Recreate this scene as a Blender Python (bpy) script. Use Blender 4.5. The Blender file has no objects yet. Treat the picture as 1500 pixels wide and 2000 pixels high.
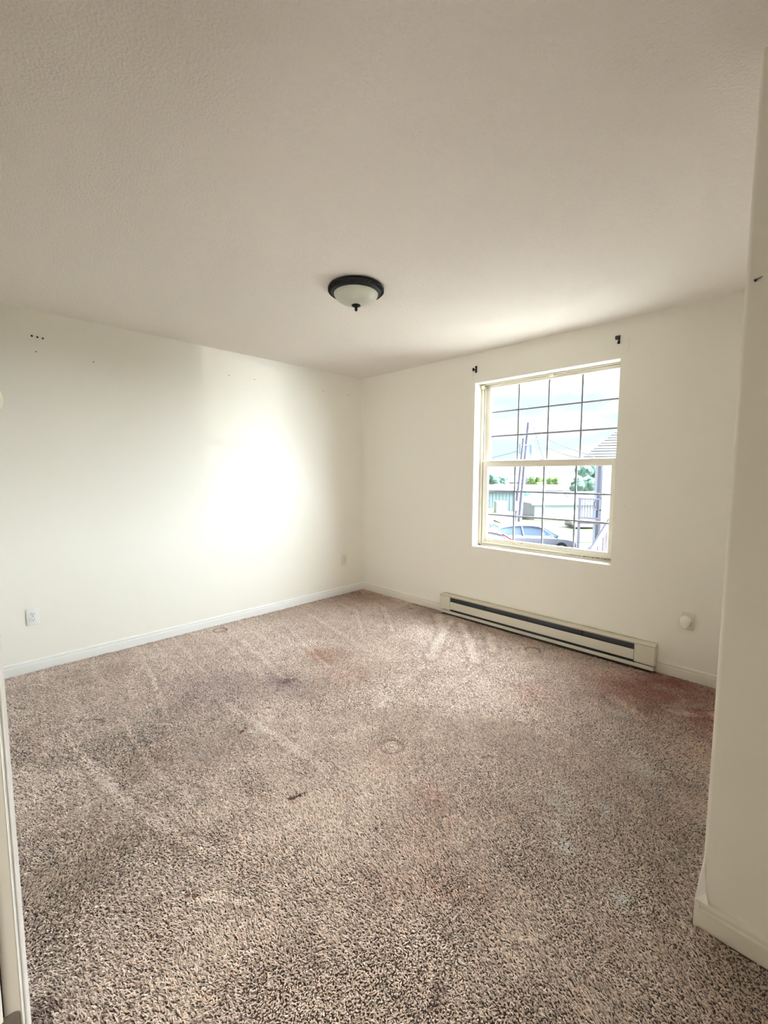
import bpy, bmesh, math, random
import numpy as np
from mathutils import Matrix, Vector

random.seed(7)
rng = np.random.default_rng(7)
sc = bpy.context.scene
COL = sc.collection
PI = math.pi

# ------------------------------------------------------------------ camera
CAM = Vector((3.7532, -3.3883, 1.3587))
PITCH, YAW, ROLL = -0.088101, 2.358679, 0.0014955
fw = Vector((math.cos(YAW) * math.cos(PITCH), math.sin(YAW) * math.cos(PITCH), math.sin(PITCH)))
rt = Vector((math.sin(YAW), -math.cos(YAW), 0))
up = rt.cross(fw)
r2 = rt * math.cos(ROLL) + up * math.sin(ROLL)
u2 = up * math.cos(ROLL) - rt * math.sin(ROLL)
cd = bpy.data.cameras.new('camera')
cam = bpy.data.objects.new('camera', cd)
COL.objects.link(cam)
cam.matrix_world = Matrix(((r2.x, u2.x, -fw.x, CAM.x), (r2.y, u2.y, -fw.y, CAM.y),
                           (r2.z, u2.z, -fw.z, CAM.z), (0, 0, 0, 1)))
cd.sensor_fit = 'AUTO'
cd.sensor_width = 36
cd.lens = 840.985 / 2000 * 36
cd.clip_start = 0.02
cd.clip_end = 600
sc.camera = cam

# ------------------------------------------------------------------ colour management
sc.view_settings.view_transform = 'Standard'
sc.view_settings.look = 'None'
sc.view_settings.gamma = 1
sc.view_settings.use_curve_mapping = False
sc.view_settings.exposure = 0.84
sc.cycles.max_bounces = 14
sc.cycles.diffuse_bounces = 8
sc.cycles.transparent_max_bounces = 16
sc.cycles.caustics_reflective = False
sc.cycles.caustics_refractive = False
sc.cycles.use_denoising = True
sc.cycles.use_light_tree = False
sc.cycles.sample_clamp_indirect = 6

# ------------------------------------------------------------------ sky
w = bpy.data.worlds.new('sky')
sc.world = w
w.use_nodes = True
nt = w.node_tree
nt.nodes.clear()
N = nt.nodes.new
out = N('ShaderNodeOutputWorld')
bg = N('ShaderNodeBackground')
tc = N('ShaderNodeTexCoord')
mp = N('ShaderNodeMapping')
mp.inputs['Scale'].default_value = (3.0, 3.0, 14.0)
no = N('ShaderNodeTexNoise')
no.inputs['Scale'].default_value = 1.6
no.inputs['Detail'].default_value = 7
no.inputs['Roughness'].default_value = .55
cr = N('ShaderNodeValToRGB')
cr.color_ramp.elements[0].position = .40
cr.color_ramp.elements[0].color = (.70, .86, 1.0, 1)
cr.color_ramp.elements[1].position = .56
cr.color_ramp.elements[1].color = (.98, 1.0, 1.0, 1)
nt.links.new(tc.outputs['Generated'], mp.inputs[0])
nt.links.new(mp.outputs[0], no.inputs['Vector'])
nt.links.new(no.outputs['Fac'], cr.inputs[0])
nt.links.new(cr.outputs[0], bg.inputs[0])
bg.inputs[1].default_value = 0.75
nt.links.new(bg.outputs[0], out.inputs[0])

# ------------------------------------------------------------------ lights


def aim(o, d):
    o.rotation_euler = Vector(d).to_track_quat('-Z', 'Y').to_euler()


def sun(name, d, e, ang, col):
    l = bpy.data.lights.new(name, 'SUN')
    l.energy = e
    l.angle = math.radians(ang)
    l.color = col
    o = bpy.data.objects.new(name, l)
    COL.objects.link(o)
    o.location = (8, 12, 9)
    aim(o, d)
    return o


# hazy bright sky around the sun, well to the right of the window
sun('hazy_sun', (-.50, -.77, -.52), 60.0, 104, (.87, .94, 1.0))

# the sun thrown back by a far pane of glass across the street: a low, narrow beam
gl = bpy.data.lights.new('glass_glint', 'SPOT')
gl.energy = 1500
gl.spot_size = math.radians(11)
gl.spot_blend = .1
gl.shadow_soft_size = .05
gl.color = (1, .96, .80)
go = bpy.data.objects.new('glass_glint', gl)
COL.objects.link(go)
T = 14.0
go.location = (2.12 + T, .1 + .73 * T, 1.42 - .07 * T)
aim(go, (-1, -.73, .07))

# rectangular area lamp
def area(name, loc, d, sx, sy, e, col):
    l = bpy.data.lights.new(name, 'AREA')
    l.shape = 'RECTANGLE'
    l.size, l.size_y = sx, sy
    l.energy = e
    l.color = col
    o = bpy.data.objects.new(name, l)
    COL.objects.link(o)
    o.location = loc
    aim(o, d)
    return o


area('added_fill', (5.3, -5.6, 1.35), (-.62, .74, .30), 2.0, 1.7, 78, (1, .96, .89))  # unseen fill lamp added behind the camera to brighten the room

# ------------------------------------------------------------------ helpers
MATS = {}


def mat(name, col, rough=.6, metal=0.0, bump=None, var=None, spec=.5, emit=None):
    if name in MATS:
        return MATS[name]
    m = bpy.data.materials.new(name)
    m.use_nodes = True
    t = m.node_tree
    b = t.nodes['Principled BSDF']
    b.inputs['Base Color'].default_value = (*col, 1)
    b.inputs['Roughness'].default_value = rough
    b.inputs['Metallic'].default_value = metal
    b.inputs['Specular IOR Level'].default_value = spec
    if emit:
        b.inputs['Emission Color'].default_value = (*emit[0], 1)
        b.inputs['Emission Strength'].default_value = emit[1]
    g = t.nodes.new('ShaderNodeNewGeometry')
    if bump:
        scl, strength, dist = bump
        n = t.nodes.new('ShaderNodeTexNoise')
        n.inputs['Scale'].default_value = scl
        n.inputs['Detail'].default_value = 3
        bp = t.nodes.new('ShaderNodeBump')
        bp.inputs['Strength'].default_value = strength
        bp.inputs['Distance'].default_value = dist
        t.links.new(g.outputs['Position'], n.inputs['Vector'])
        t.links.new(n.outputs['Fac'], bp.inputs['Height'])
        t.links.new(bp.outputs[0], b.inputs['Normal'])
    if var:
        scl, col2 = var
        n = t.nodes.new('ShaderNodeTexNoise')
        n.inputs['Scale'].default_value = scl
        n.inputs['Detail'].default_value = 5
        r = t.nodes.new('ShaderNodeValToRGB')
        r.color_ramp.elements[0].position = .38
        r.color_ramp.elements[0].color = (*col, 1)
        r.color_ramp.elements[1].position = .62
        r.color_ramp.elements[1].color = (*col2, 1)
        t.links.new(g.outputs['Position'], n.inputs['Vector'])
        t.links.new(n.outputs['Fac'], r.inputs[0])
        t.links.new(r.outputs[0], b.inputs['Base Color'])
    MATS[name] = m
    return m


def bx(bm, x0, x1, y0, y1, z0, z1, bev=0, seg=2):
    r = bmesh.ops.create_cube(bm, size=1)
    vs = r['verts']
    for v in vs:
        v.co = Vector(((x0 + x1) / 2 + v.co.x * (x1 - x0), (y0 + y1) / 2 + v.co.y * (y1 - y0),
                       (z0 + z1) / 2 + v.co.z * (z1 - z0)))
    if bev:
        es = {e for v in vs for e in v.link_edges}
        bmesh.ops.bevel(bm, geom=list(es), offset=bev, segments=seg, affect='EDGES', profile=.5)
    return bm


def tube(bm, p0, p1, r0, r1=None, n=12, caps=True):
    p0, p1 = Vector(p0), Vector(p1)
    r1 = r0 if r1 is None else r1
    d = (p1 - p0)
    q = d.to_track_quat('Z', 'Y').to_matrix()
    a = [bm.verts.new(p0 + q @ Vector((r0 * math.cos(2 * PI * i / n), r0 * math.sin(2 * PI * i / n), 0))) for i in range(n)]
    b = [bm.verts.new(p1 + q @ Vector((r1 * math.cos(2 * PI * i / n), r1 * math.sin(2 * PI * i / n), 0))) for i in range(n)]
    for i in range(n):
        bm.faces.new((a[i], a[(i + 1) % n], b[(i + 1) % n], b[i]))
    if caps:
        bm.faces.new(a[::-1])
        bm.faces.new(b)
    return bm


def lathe(bm, prof, c, axis='Z', n=40, close=True):
    """prof: list of (radius, height along axis)."""
    c = Vector(c)
    rings = []
    for r, h in prof:
        ring = []
        if r < 1e-6:
            k = 1
        else:
            k = n
        for i in range(k):
            a = 2 * PI * i / n
            x, y = r * math.cos(a), r * math.sin(a)
            v = {'Z': Vector((x, y, h)), 'X': Vector((h, x, y)), 'Y': Vector((x, h, y))}[axis]
            ring.append(bm.verts.new(c + v))
        rings.append(ring)
    for a, b in zip(rings, rings[1:]):
        if len(a) == 1 and len(b) == 1:
            continue
        for i in range(n):
            j = (i + 1) % n
            if len(a) == 1:
                bm.faces.new((a[0], b[j], b[i]))
            elif len(b) == 1:
                bm.faces.new((a[i], a[j], b[0]))
            else:
                bm.faces.new((a[i], a[j], b[j], b[i]))
    bmesh.ops.recalc_face_normals(bm, faces=bm.faces)
    return bm


def prism(bm, prof, path0, path1, ax_u, ax_v):
    """extrude closed 2-D profile (u,v) from path0 to path1."""
    p0, p1, U, V = Vector(path0), Vector(path1), Vector(ax_u), Vector(ax_v)
    a = [bm.verts.new(p0 + U * u + V * v) for u, v in prof]
    b = [bm.verts.new(p1 + U * u + V * v) for u, v in prof]
    n = len(prof)
    for i in range(n):
        bm.faces.new((a[i], a[(i + 1) % n], b[(i + 1) % n], b[i]))
    bm.faces.new(a[::-1])
    bm.faces.new(b)
    bmesh.ops.recalc_face_normals(bm, faces=bm.faces)
    return bm


def obj(name, bm, m, parent=None, smooth=False, mw=None, stuff=False):
    bmesh.ops.recalc_face_normals(bm, faces=bm.faces)
    me = bpy.data.meshes.new(name)
    bm.to_mesh(me)
    bm.free()
    for mm in (m if isinstance(m, (list, tuple)) else [m]):
        me.materials.append(mm)
    if smooth:
        me.polygons.foreach_set('use_smooth', [True] * len(me.polygons))
        try:
            me.set_sharp_from_angle(angle=math.radians(smooth if smooth is not True else 40))
        except Exception:
            pass
    o = bpy.data.objects.new(name, me)
    COL.objects.link(o)
    if parent:
        o.parent = parent
    if mw is not None:
        o.location = mw
    if stuff:
        o['kind'] = 'stuff'
    return o


def B():
    return bmesh.new()


def tag(o, label, cat, group=None):
    o['label'] = label
    o['category'] = cat
    if group:
        o['group'] = group
    return o


def thing(name, label, cat, loc=(0, 0, 0), rz=0, group=None):
    o = bpy.data.objects.new(name, None)
    o.empty_display_size = .1
    COL.objects.link(o)
    o.location = loc
    o.rotation_euler = (0, 0, rz)
    return tag(o, label, cat, group)


def struct(name, bm, m, parent=None, smooth=False):
    o = obj(name, bm, m, parent, smooth)
    if not parent:
        o['kind'] = 'structure'
    return o


def sempty(name, loc=(0, 0, 0)):
    o = bpy.data.objects.new(name, None)
    o.empty_display_size = .1
    COL.objects.link(o)
    o.location = loc
    o['kind'] = 'structure'
    return o


H = 2.44
RX = 3.582          # closet side
RY = -1.86          # closet face
YF = -3.359         # wall with the doorway
PAINT = (.82, .80, .735)
m_wall = mat('wall_paint', PAINT, .62, bump=(210, .10, .0015), spec=.25)
m_ceil = mat('ceiling_paint', (.83, .785, .745), .8, bump=(120, .8, .005), spec=.15)
m_white = mat('white_trim_paint', (.80, .80, .78), .38)
m_vinyl = mat('window_vinyl', (.78, .75, .66), .4)
m_vinyl_dark = mat('muntin_metal', (.36, .36, .42), .45)
m_return = mat('window_return_paint', (.84, .81, .74), .6, bump=(210, .1, .0015))
m_dirt = mat('sill_grime', (.11, .075, .04), .9, bump=(300, .5, .003), var=(90, (.55, .48, .36)))
m_black = mat('black_metal', (.006, .006, .007), .45, spec=.35)
m_bronze = mat('dark_bronze', (.004, .004, .0045), .5, spec=.22)
m_heater = mat('heater_enamel', (.64, .61, .52), .4)
m_dark = mat('heater_dark', (.012, .016, .02), .5)
m_plate = mat('outlet_white', (.80, .80, .80), .35)
m_plate_cream = mat('outlet_cream', (.72, .68, .56), .4)
m_slot = mat('slot_dark', (.02, .018, .016), .7)
m_nickel = mat('satin_nickel', (.22, .21, .19), .42, metal=.7)

# ------------------------------------------------------------------ room shell
bm = B()
bx(bm, -.2, 5.9, -6.6, .2, -.25, -.012)
struct('floor', bm, mat('carpet_backing', (.13, .10, .08), .95))
bm = B()
bx(bm, -.2, 5.9, -6.6, .2, H, H + .25)
struct('ceiling', bm, m_ceil)
bm = B()
bx(bm, -.2, 0, -6.6, .2, -.25, H + .25)
struct('wall_left', bm, m_wall)
WX0, WX1, WZ0, WZ1 = 1.513, 2.718, .688, 2.178
bm = B()
bx(bm, 0, WX0, 0, .2, -.25, H + .1)
bx(bm, WX1, 4.9, 0, .2, -.25, H + .1)
bx(bm, WX0, WX1, 0, .2, -.25, WZ0)
bx(bm, WX0, WX1, 0, .2, WZ1, H + .1)
bmesh.ops.remove_doubles(bm, verts=bm.verts, dist=1e-5)
struct('wall_back', bm, m_wall)
# closet block with a bullnose drywall corner
bm = B()
R = .012
pr = [(RX, 0), (4.9, 0), (4.9, RY), (RX + R, RY)]
pr += [(RX + R - R * math.sin(a), RY + R - R * math.cos(a)) for a in [PI / 2 * k / 6 for k in range(1, 7)]]
prism(bm, pr, (0, 0, -.1), (0, 0, H + .05), (1, 0, 0), (0, 1, 0))
struct('wall_right', bm, m_wall, smooth=30)
bm = B()
bx(bm, 4.7, 4.9, YF, RY, -.1, H + .05)
struct('wall_entry', bm, m_wall)
bm = B()
JX = 2.704
bx(bm, 0, JX - .018, YF - .115, YF, -.1, H + .05)
bx(bm, JX + 1.23, 4.9, YF - .115, YF, -.1, H + .05)
bx(bm, JX - .018, JX + 1.23, YF - .115, YF, 2.08, H + .05)
struct('wall_front', bm, m_wall)
bm = B()
bx(bm, .5, 5.9, -6.6, -6.5, -.1, H + .05)
bx(bm, .5, .6, -6.5, YF - .115, -.1, H + .05)
bx(bm, 5.8, 5.9, -6.5, YF - .115, -.1, H + .05)
bx(bm, 4.7, 5.9, YF - .215, YF - .115, -.1, H + .05)
struct('wall_hall', bm, m_wall)

# baseboards
m_bbshade = mat('baseboard_shaded', (.74, .71, .63), .45)  # trim colour darkened for the baseboards on the shaded walls
BB = [(0, -.01), (.012, -.01), (.013, .040), (.0125, .0485), (.009, .052), (.0085, .060), (.0105, .063),
      (.009, .070), (.005, .075), (0, .077)]


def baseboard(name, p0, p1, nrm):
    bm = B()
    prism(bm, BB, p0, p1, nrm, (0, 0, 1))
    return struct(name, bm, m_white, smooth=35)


baseboard('baseboard_left', (0, YF, 0), (0, -.0, 0), (1, 0, 0))
bm = B()
prism(bm, BB, (0.013, 0, 0), (1.200, 0, 0), (0, -1, 0), (0, 0, 1))
prism(bm, BB, (3.045, 0, 0), (RX - .013, 0, 0), (0, -1, 0), (0, 0, 1))
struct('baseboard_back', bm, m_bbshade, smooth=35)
bm = B()
prism(bm, BB, (RX - .013, RY, 0), (4.7, RY, 0), (0, -1, 0), (0, 0, 1))
prism(bm, BB, (RX, RY - .013, 0), (RX, 0, 0), (-1, 0, 0), (0, 0, 1))
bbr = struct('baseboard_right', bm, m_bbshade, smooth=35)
# bare white joint compound flaring out to the baseboard at the corner foot
bm = B()
vs = [bm.verts.new(v) for v in [(RX + .002, RY + .004, .215), (RX + .004, RY - .0012, .20),
                                (RX - .0125, RY - .012, .077), (RX + .022, RY - .0125, .077),
                                (RX + .012, RY - .0015, .105), (RX - .012, RY + .03, .078), (RX + .001, RY + .03, .19)]]
bm.faces.new((vs[0], vs[1], vs[2]))
bm.faces.new((vs[1], vs[4], vs[2]))
bm.faces.new((vs[4], vs[3], vs[2]))
bm.faces.new((vs[0], vs[2], vs[5], vs[6]))
obj('corner_patch', bm, mat('joint_compound', (.93, .93, .92), .7), bbr)
bm = B()
prism(bm, BB, (.013, YF, 0), (JX - .075, YF, 0), (0, 1, 0), (0, 0, 1))
struct('baseboard_front', bm, m_white, smooth=35)

# ------------------------------------------------------------------ doorway at the left edge of the picture
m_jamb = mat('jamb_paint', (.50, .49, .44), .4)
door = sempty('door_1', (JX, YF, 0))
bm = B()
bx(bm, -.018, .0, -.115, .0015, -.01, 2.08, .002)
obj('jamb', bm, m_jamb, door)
bm = B()      # casing on the room side with a small bead on its inner edge
prism(bm, [(-.006, 0), (-.006, .010), (-.010, .0145), (-.022, .0150), (-.055, .012), (-.062, .009), (-.062, 0)],
      (0, 0, -.01), (0, 0, 2.14), (1, 0, 0), (0, 1, 0))
obj('casing', bm, m_white, door, smooth=30)
bm = B()
prism(bm, [(-.0062, -.0002), (-.0022, .0), (-.0005, .0022), (-.0022, .0045), (-.0062, .005)], (0, 0, -.01), (0, 0, 2.1),
      (1, 0, 0), (0, 1, 0))
obj('bead', bm, m_white, door, smooth=60)
bm = B()
bx(bm, -.001, .011, -.075, -.0262, .306, 2.06, .002)
obj('door_stop', bm, m_white, door)
bm = B()
bx(bm, -.0005, .0006, -.0264, -.0240, .306, 2.06)
obj('stop_gap', bm, m_slot, door)
bm = B()
pr = []
for cy_, cz_, a0 in ((-.014, .292, 0), (-.062, .292, 90), (-.062, .217, 180), (-.014, .217, 270)):
    pr += [(cy_ + .012 * math.cos(math.radians(a0 + k * 18)), cz_ + .012 * math.sin(math.radians(a0 + k * 18))) for k in range(6)]
prism(bm, pr, (0, 0, 0), (.0022, 0, 0), (0, 1, 0), (0, 0, 1))
hl = obj('hinge_leaf', bm, m_nickel, door, smooth=30)
for z in (.228, .270):
    bm = B()
    lathe(bm, [(0, .0032), (.003, .0030), (.0042, .0022), (.0042, .001)], (0, -.02, z), 'X', 12)
    obj('screw_head', bm, m_nickel, hl)
bm = B()
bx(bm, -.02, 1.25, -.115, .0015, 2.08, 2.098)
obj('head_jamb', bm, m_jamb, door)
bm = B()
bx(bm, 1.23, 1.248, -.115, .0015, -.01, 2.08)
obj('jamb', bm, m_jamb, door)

# ------------------------------------------------------------------ window
win = sempty('window_1', (0, 0, 0))
YW = .103
# drywall return + sill board (painted), thin skins on the opening
for x0, x1, z0, z1 in ((WX0 - .0005, WX0 + .002, WZ0, WZ1), (WX1 - .002, WX1 + .0005, WZ0, WZ1),
                       (WX0 + .002, WX1 - .002, WZ1 - .002, WZ1 + .0005)):
    bm = B()
    bx(bm, x0, x1, .001, YW + .05, z0, z1)
    obj('return', bm, m_return, win)
bm = B()
bx(bm, WX0 + .002, WX1 - .002, .001, YW + .05, WZ0 - .001, WZ0 + .0025)
obj('sill', bm, m_return, win)
# fixed frame
bm = B()
FX0, FX1, FZ0, FZ1 = WX0 + .003, WX1 - .003, .6905, 2.175
bx(bm, FX0, FX0 + .026, YW, YW + .09, FZ0, FZ1, .002)
bx(bm, FX1 - .022, FX1, YW, YW + .09, FZ0, FZ1, .002)
bx(bm, FX0, FX1, YW, YW + .09, FZ1 - .014, FZ1, .002)
bx(bm, FX0, FX1, YW, YW + .09, FZ0, FZ0 + .016, .002)
bx(bm, FX0 + .026, FX0 + .034, YW + .014, YW + .018, FZ0, FZ1, 0)
bx(bm, FX0 + .026, FX0 + .046, YW + .036, YW + .042, 1.47, FZ1, 0)
bx(bm, FX0 + .012, FX1 - .012, YW + .028, YW + .04, FZ0 + .01, FZ0 + .026, 0)
obj('frame', bm, m_vinyl, win, smooth=30)
# dark track gaps
bm = B()
bx(bm, FX0 + .0265, FX0 + .029, YW + .004, YW + .013, FZ0 + .016, FZ1 - .014)
bx(bm, FX1 - .025, FX1 - .0225, YW + .002, YW + .012, FZ0 + .016, FZ1 - .014)
bx(bm, FX0 + .02, FX1 - .02, YW - .0006, YW + .01, FZ1 - .0172, FZ1 - .0138)
bx(bm, FX0 + .01, FX1 - .01, YW - .0004, YW, FZ0 + .0085, FZ0 + .0105)
obj('track_gap', bm, mat('gap_shadow', (.16, .14, .11), .8), win, stuff=True)
# grime in the sill track, heaviest at the right end
bm = B()
rr = random.Random(3)
for k in range(120):
    x = 2.34 + (FX1 - .025 - 2.34) * rr.random() ** .7
    sz = .003 + .008 * rr.random()
    z = FZ0 + .0155
    bx(bm, x, min(x + sz * 2, FX1 - .023), YW - .001 + .003 * rr.random(), YW + .0055, z, z + .003 + .011 * rr.random() * (x - 2.2) / .5)
obj('grime', bm, m_dirt, win, stuff=True)
bm = B()
for k in range(46):
    x = FX0 + .05 + .50 * rr.random() ** 1.4
    z = .7325 + .024 * rr.random()
    bx(bm, x, x + .006 + .02 * rr.random(), YW + .0055, YW + .0062, z, z + .002 + .003 * rr.random())
obj('rust_stain', bm, mat('rust_stain', (.62, .42, .20), .8, var=(60, (.74, .62, .42))), win, stuff=True)


def glass_mat():
    m = bpy.data.materials.new('window_glass')
    m.use_nodes = True
    t = m.node_tree
    t.nodes.clear()
    o = t.nodes.new('ShaderNodeOutputMaterial')
    tr = t.nodes.new('ShaderNodeBsdfTransparent')
    tr.inputs[0].default_value = (.97, .985, .98, 1)
    gs = t.nodes.new('ShaderNodeBsdfGlossy')
    gs.inputs['Roughness'].default_value = .02
    lw = t.nodes.new('ShaderNodeLayerWeight')
    pw_ = t.nodes.new('ShaderNodeMath')
    pw_.operation = 'POWER'
    pw_.inputs[1].default_value = 4.5
    t.links.new(lw.outputs['Facing'], pw_.inputs[0])
    fr = t.nodes.new('ShaderNodeMath')
    fr.operation = 'MULTIPLY_ADD'
    fr.inputs[1].default_value = .85
    fr.inputs[2].default_value = .03
    lw.inputs[0].default_value = .5
    t.links.new(pw_.outputs[0], fr.inputs[0])
    mx = t.nodes.new('ShaderNodeMixShader')
    t.links.new(fr.outputs[0], mx.inputs[0])
    t.links.new(tr.outputs[0], mx.inputs[1])
    t.links.new(gs.outputs[0], mx.inputs[2])
    t.links.new(mx.outputs[0], o.inputs[0])
    return m


m_glass = glass_mat()


def sash(name, x0, x1, z0, z1, y0, gx, gz, stile_l, stile_r, head, foot, th=.028):
    """glass opening gx,gz inside outer x0..x1,z0..z1"""
    bm = B()
    bx(bm, x0, gx[0], y0, y0 + th, z0, z1, .002)
    bx(bm, gx[1], x1, y0, y0 + th, z0, z1, .002)
    bx(bm, gx[0], gx[1], y0, y0 + th, gz[1], z1, .002)
    bx(bm, gx[0], gx[1], y0, y0 + th, z0, gz[0], .002)
    s = obj(name, bm, m_vinyl, win, smooth=30)
    bm = B()
    yg = y0 + th * .55
    bx(bm, gx[0] - .004, gx[1] + .004, yg - .001, yg + .001, gz[0] - .004, gz[1] + .004)
    obj('pane', bm, m_glass, s)
    bw = .0075
    for k in (1, 2, 3):
        x = gx[0] + (gx[1] - gx[0]) * k / 4
        bm = B()
        bx(bm, x - bw, x + bw, yg + .004, yg + .010, gz[0], gz[1], .0015)
        obj('muntin', bm, m_vinyl_dark, s)
    for k in (1, 2):
        z = gz[0] + (gz[1] - gz[0]) * k / 3
        bm = B()
        bx(bm, gx[0], gx[1], yg + .0042, yg + .0098, z - bw, z + bw, .0015)
        obj('muntin', bm, m_vinyl_dark, s)
    return s


up_s = sash('upper_sash', FX0 + .034, FX1 - .014, 1.452, 2.168, .142, (1.590, 2.672), (1.487, 2.142), 0, 0, 0, 0)
lo_s = sash('lower_sash', FX0 + .030, FX1 - .020, .712, 1.474, .109, (1.594, 2.655), (.765, 1.425), 0, 0, 0, 0)
bm = B()      # meeting rail lip and two low tilt latches on the rail
bx(bm, FX0 + .030, FX1 - .020, .104, .112, 1.470, 1.479, .002)
obj('rail_lip', bm, m_vinyl, lo_s)
for x in (1.70, 2.50):
    bm = B()
    bx(bm, x - .045, x + .045, .112, .132, 1.474, 1.482, .003)
    bx(bm, x - .012, x + .03, .114, .128, 1.480, 1.490, .003)
    obj('latch', bm, m_vinyl, lo_s)
bm = B()
bx(bm, 2.085, 2.135, .110, .130, 1.474, 1.486, .003)
obj('sash_lock', bm, mat('lock_grey', (.30, .29, .27), .5), lo_s)
bm = B()      # lift lip below the glass
bx(bm, FX0 + .04, FX1 - .03, .104, .1095, .727, .731, .001)
obj('lift_rail', bm, m_vinyl, lo_s)
bm = B()      # clip at the middle of the head and end clip for a shade
bx(bm, 2.158, 2.186, .088, .104, 2.146, 2.1765, .002)
obj('shade_clip', bm, m_vinyl, win)
bm = B()
bx(bm, FX0 + .004, FX0 + .034, .090, .106, 2.135, 2.168, .003)
obj('shade_clip', bm, m_vinyl, win)
bm = B()
bx(bm, FX1 - .026, FX1 - .004, .090, .106, 2.13, 2.160, .003)
obj('shade_clip', bm, m_vinyl, win)

# ------------------------------------------------------------------ curtain rod brackets
for i, (x, z, lab, sd) in enumerate([(1.524, 2.296, 'black curtain rod bracket above the left corner of the window', -1),
                                     (2.700, 2.305, 'black curtain rod bracket above the right corner of the window', 1)]):
    t = thing('curtain_bracket', lab, 'bracket', (x, 0, z), 0)
    bm = B()
    bx(bm, -.007, .007, -.004, 0, -.026, .026, .001)
    obj('wall_plate', bm, m_black, t)
    bm = B()
    if sd > 0:
        bx(bm, -.005, .005, -.040, -.003, -.004, .004)
        bx(bm, -.010, .010, -.056, -.036, -.008, .016, .002)
    else:
        bx(bm, -.005, .005, -.050, -.003, -.010, -.002)
        bx(bm, -.006, .006, -.056, -.040, -.022, .004, .002)
    obj('arm', bm, m_black, t)
    for zz in (-.021, .021):
        bm = B()
        bx(bm, -.009, .009, -.010, -.003, zz - .008, zz + .008, .002)
        obj('screw_head', bm, m_black, t)
# thin hairline outlines of old patches beside the brackets
for (x, z, h, s, lab) in ((2.765, 2.262, .085, 1, 'faint hairline scuff on the wall beside the right curtain bracket'),
                          (1.487, 2.262, .11, -1, 'faint hairline scuff on the wall beside the left curtain bracket')):
    bm = B()
    bx(bm, x, x + .002, -.0006, .0004, z - h / 2, z + h / 2)
    bx(bm, min(x, x - .018 * s), x + .002 if s > 0 else x + .020, -.0006, .0004, z - h / 2, z - h / 2 + .002)
    tag(obj('paint_scuff', bm, mat('scuff', (.58, .54, .44), .8)), lab, 'wall mark')

# ------------------------------------------------------------------ baseboard heater
HX0, HX1, HD = 1.203, 3.042, .075
ht = thing('baseboard_heater', 'long cream electric baseboard heater with dark slots under the window', 'heater', ((HX0 + HX1) / 2, 0, 0))
ox = (HX0 + HX1) / 2


def hobj(name, bm, m, **k):
    bmesh.ops.translate(bm, verts=bm.verts, vec=(-ox, 0, 0))
    return obj(name, bm, m, ht, **k)


bm = B()
bx(bm, HX0, HX1, -.006, 0, .012, .188)
hobj('back_panel', bm, m_heater)
bm = B()
prism(bm, [(0, .184), (0, .188), (-.055, .190), (-HD, .181), (-HD, .1755), (-HD + .003, .1755), (-HD + .003, .179), (-.054, .187)],
      (HX0, 0, 0), (HX1, 0, 0), (0, 1, 0), (0, 0, 1))
hobj('top_cover', bm, m_heater)
bm = B()
prism(bm, [(-HD, .060), (-HD + .0035, .060), (-HD + .0035, .132), (-HD, .133)], (1.325, 0, 0), (2.915, 0, 0), (0, 1, 0), (0, 0, 1))
hobj('front_panel', bm, m_heater)
for x0, x1 in ((HX0, 1.322), (2.918, HX1)):
    bm = B()
    bx(bm, x0, x1, -HD - .001, -.006, .050, .1795, .0015)
    hobj('end_cap', bm, m_heater)
bm = B()
prism(bm, [(-.006, .012), (-.006, .016), (-.066, .022), (-.066, .038), (-.070, .038), (-.070, .012)], (HX0 + .004, 0, 0),
      (HX1 - .004, 0, 0), (0, 1, 0), (0, 0, 1))
hobj('base_lip', bm, m_heater)
bm = B()
bx(bm, 1.322, 2.918, -.060, -.045, .028, .178)
hobj('heating_element', bm, m_dark)
for x in (1.70, 2.10, 2.55):
    bm = B()
    bx(bm, x, x + .006, -.0705, -.055, .040, .172)
    hobj('bracket', bm, m_dark)
bm = B()
bx(bm, HX0, HX1, -HD - .0004, -HD + .002, .1795, .1815)
hobj('seam', bm, m_slot)
bm = B()      # caulk line where the heater meets the wall
prism(bm, [(0, .187), (0, .193), (-.005, .189)], (HX0, 0, 0), (HX1, 0, 0), (0, 1, 0), (0, 0, 1))
hobj('caulk_line', bm, mat('old_caulk', (.40, .33, .20), .8, var=(14, (.6, .54, .38))))


# ------------------------------------------------------------------ outlets
def outlet(loc, rz, label, mp_, detail=True, group=None):
    """plate faces local -Y"""
    t = thing('wall_outlet', label, 'outlet', loc, rz, group)
    bm = B()
    bx(bm, -.036, .036, -.006, 0, -.058, .058, .003)
    obj('cover_plate', bm, mp_, t, smooth=30)
    if detail:
        for z in (-.0195, .0195):
            bm = B()
            lathe(bm, [(0, -.0085), (.0150, -.0085), (.0165, -.006)], (0, 0, z), 'Y', 24)
            f = obj('receptacle', bm, mp_, t, smooth=30)
            bm = B()
            bx(bm, -.0075, -.0053, -.0091, -.008, z - .002, z + .0065)
            bx(bm, .0053, .0075, -.0091, -.008, z - .001, z + .0065)
            lathe(bm, [(0, -.0091), (.0026, -.0091), (.0026, -.008)], (0, 0, z - .0075), 'Y', 10)
            obj('slots', bm, m_slot, f, stuff=True)
        bm = B()
        lathe(bm, [(0, -.0075), (.0025, -.0072), (.003, -.006)], (0, 0, 0), 'Y', 10)
        obj('screw', bm, m_nickel, t)
    return t


outlet((0, -3.062, .377), PI / 2, 'white duplex outlet low on the left wall near the doorway', m_plate)
outlet((0, -.291, .388), PI / 2, 'cream duplex outlet low on the left wall near the far corner', m_plate_cream)
outlet((3.205, 0, .390), 0, 'cream outlet plate behind the white plug-in right of the heater', m_plate_cream)
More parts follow.
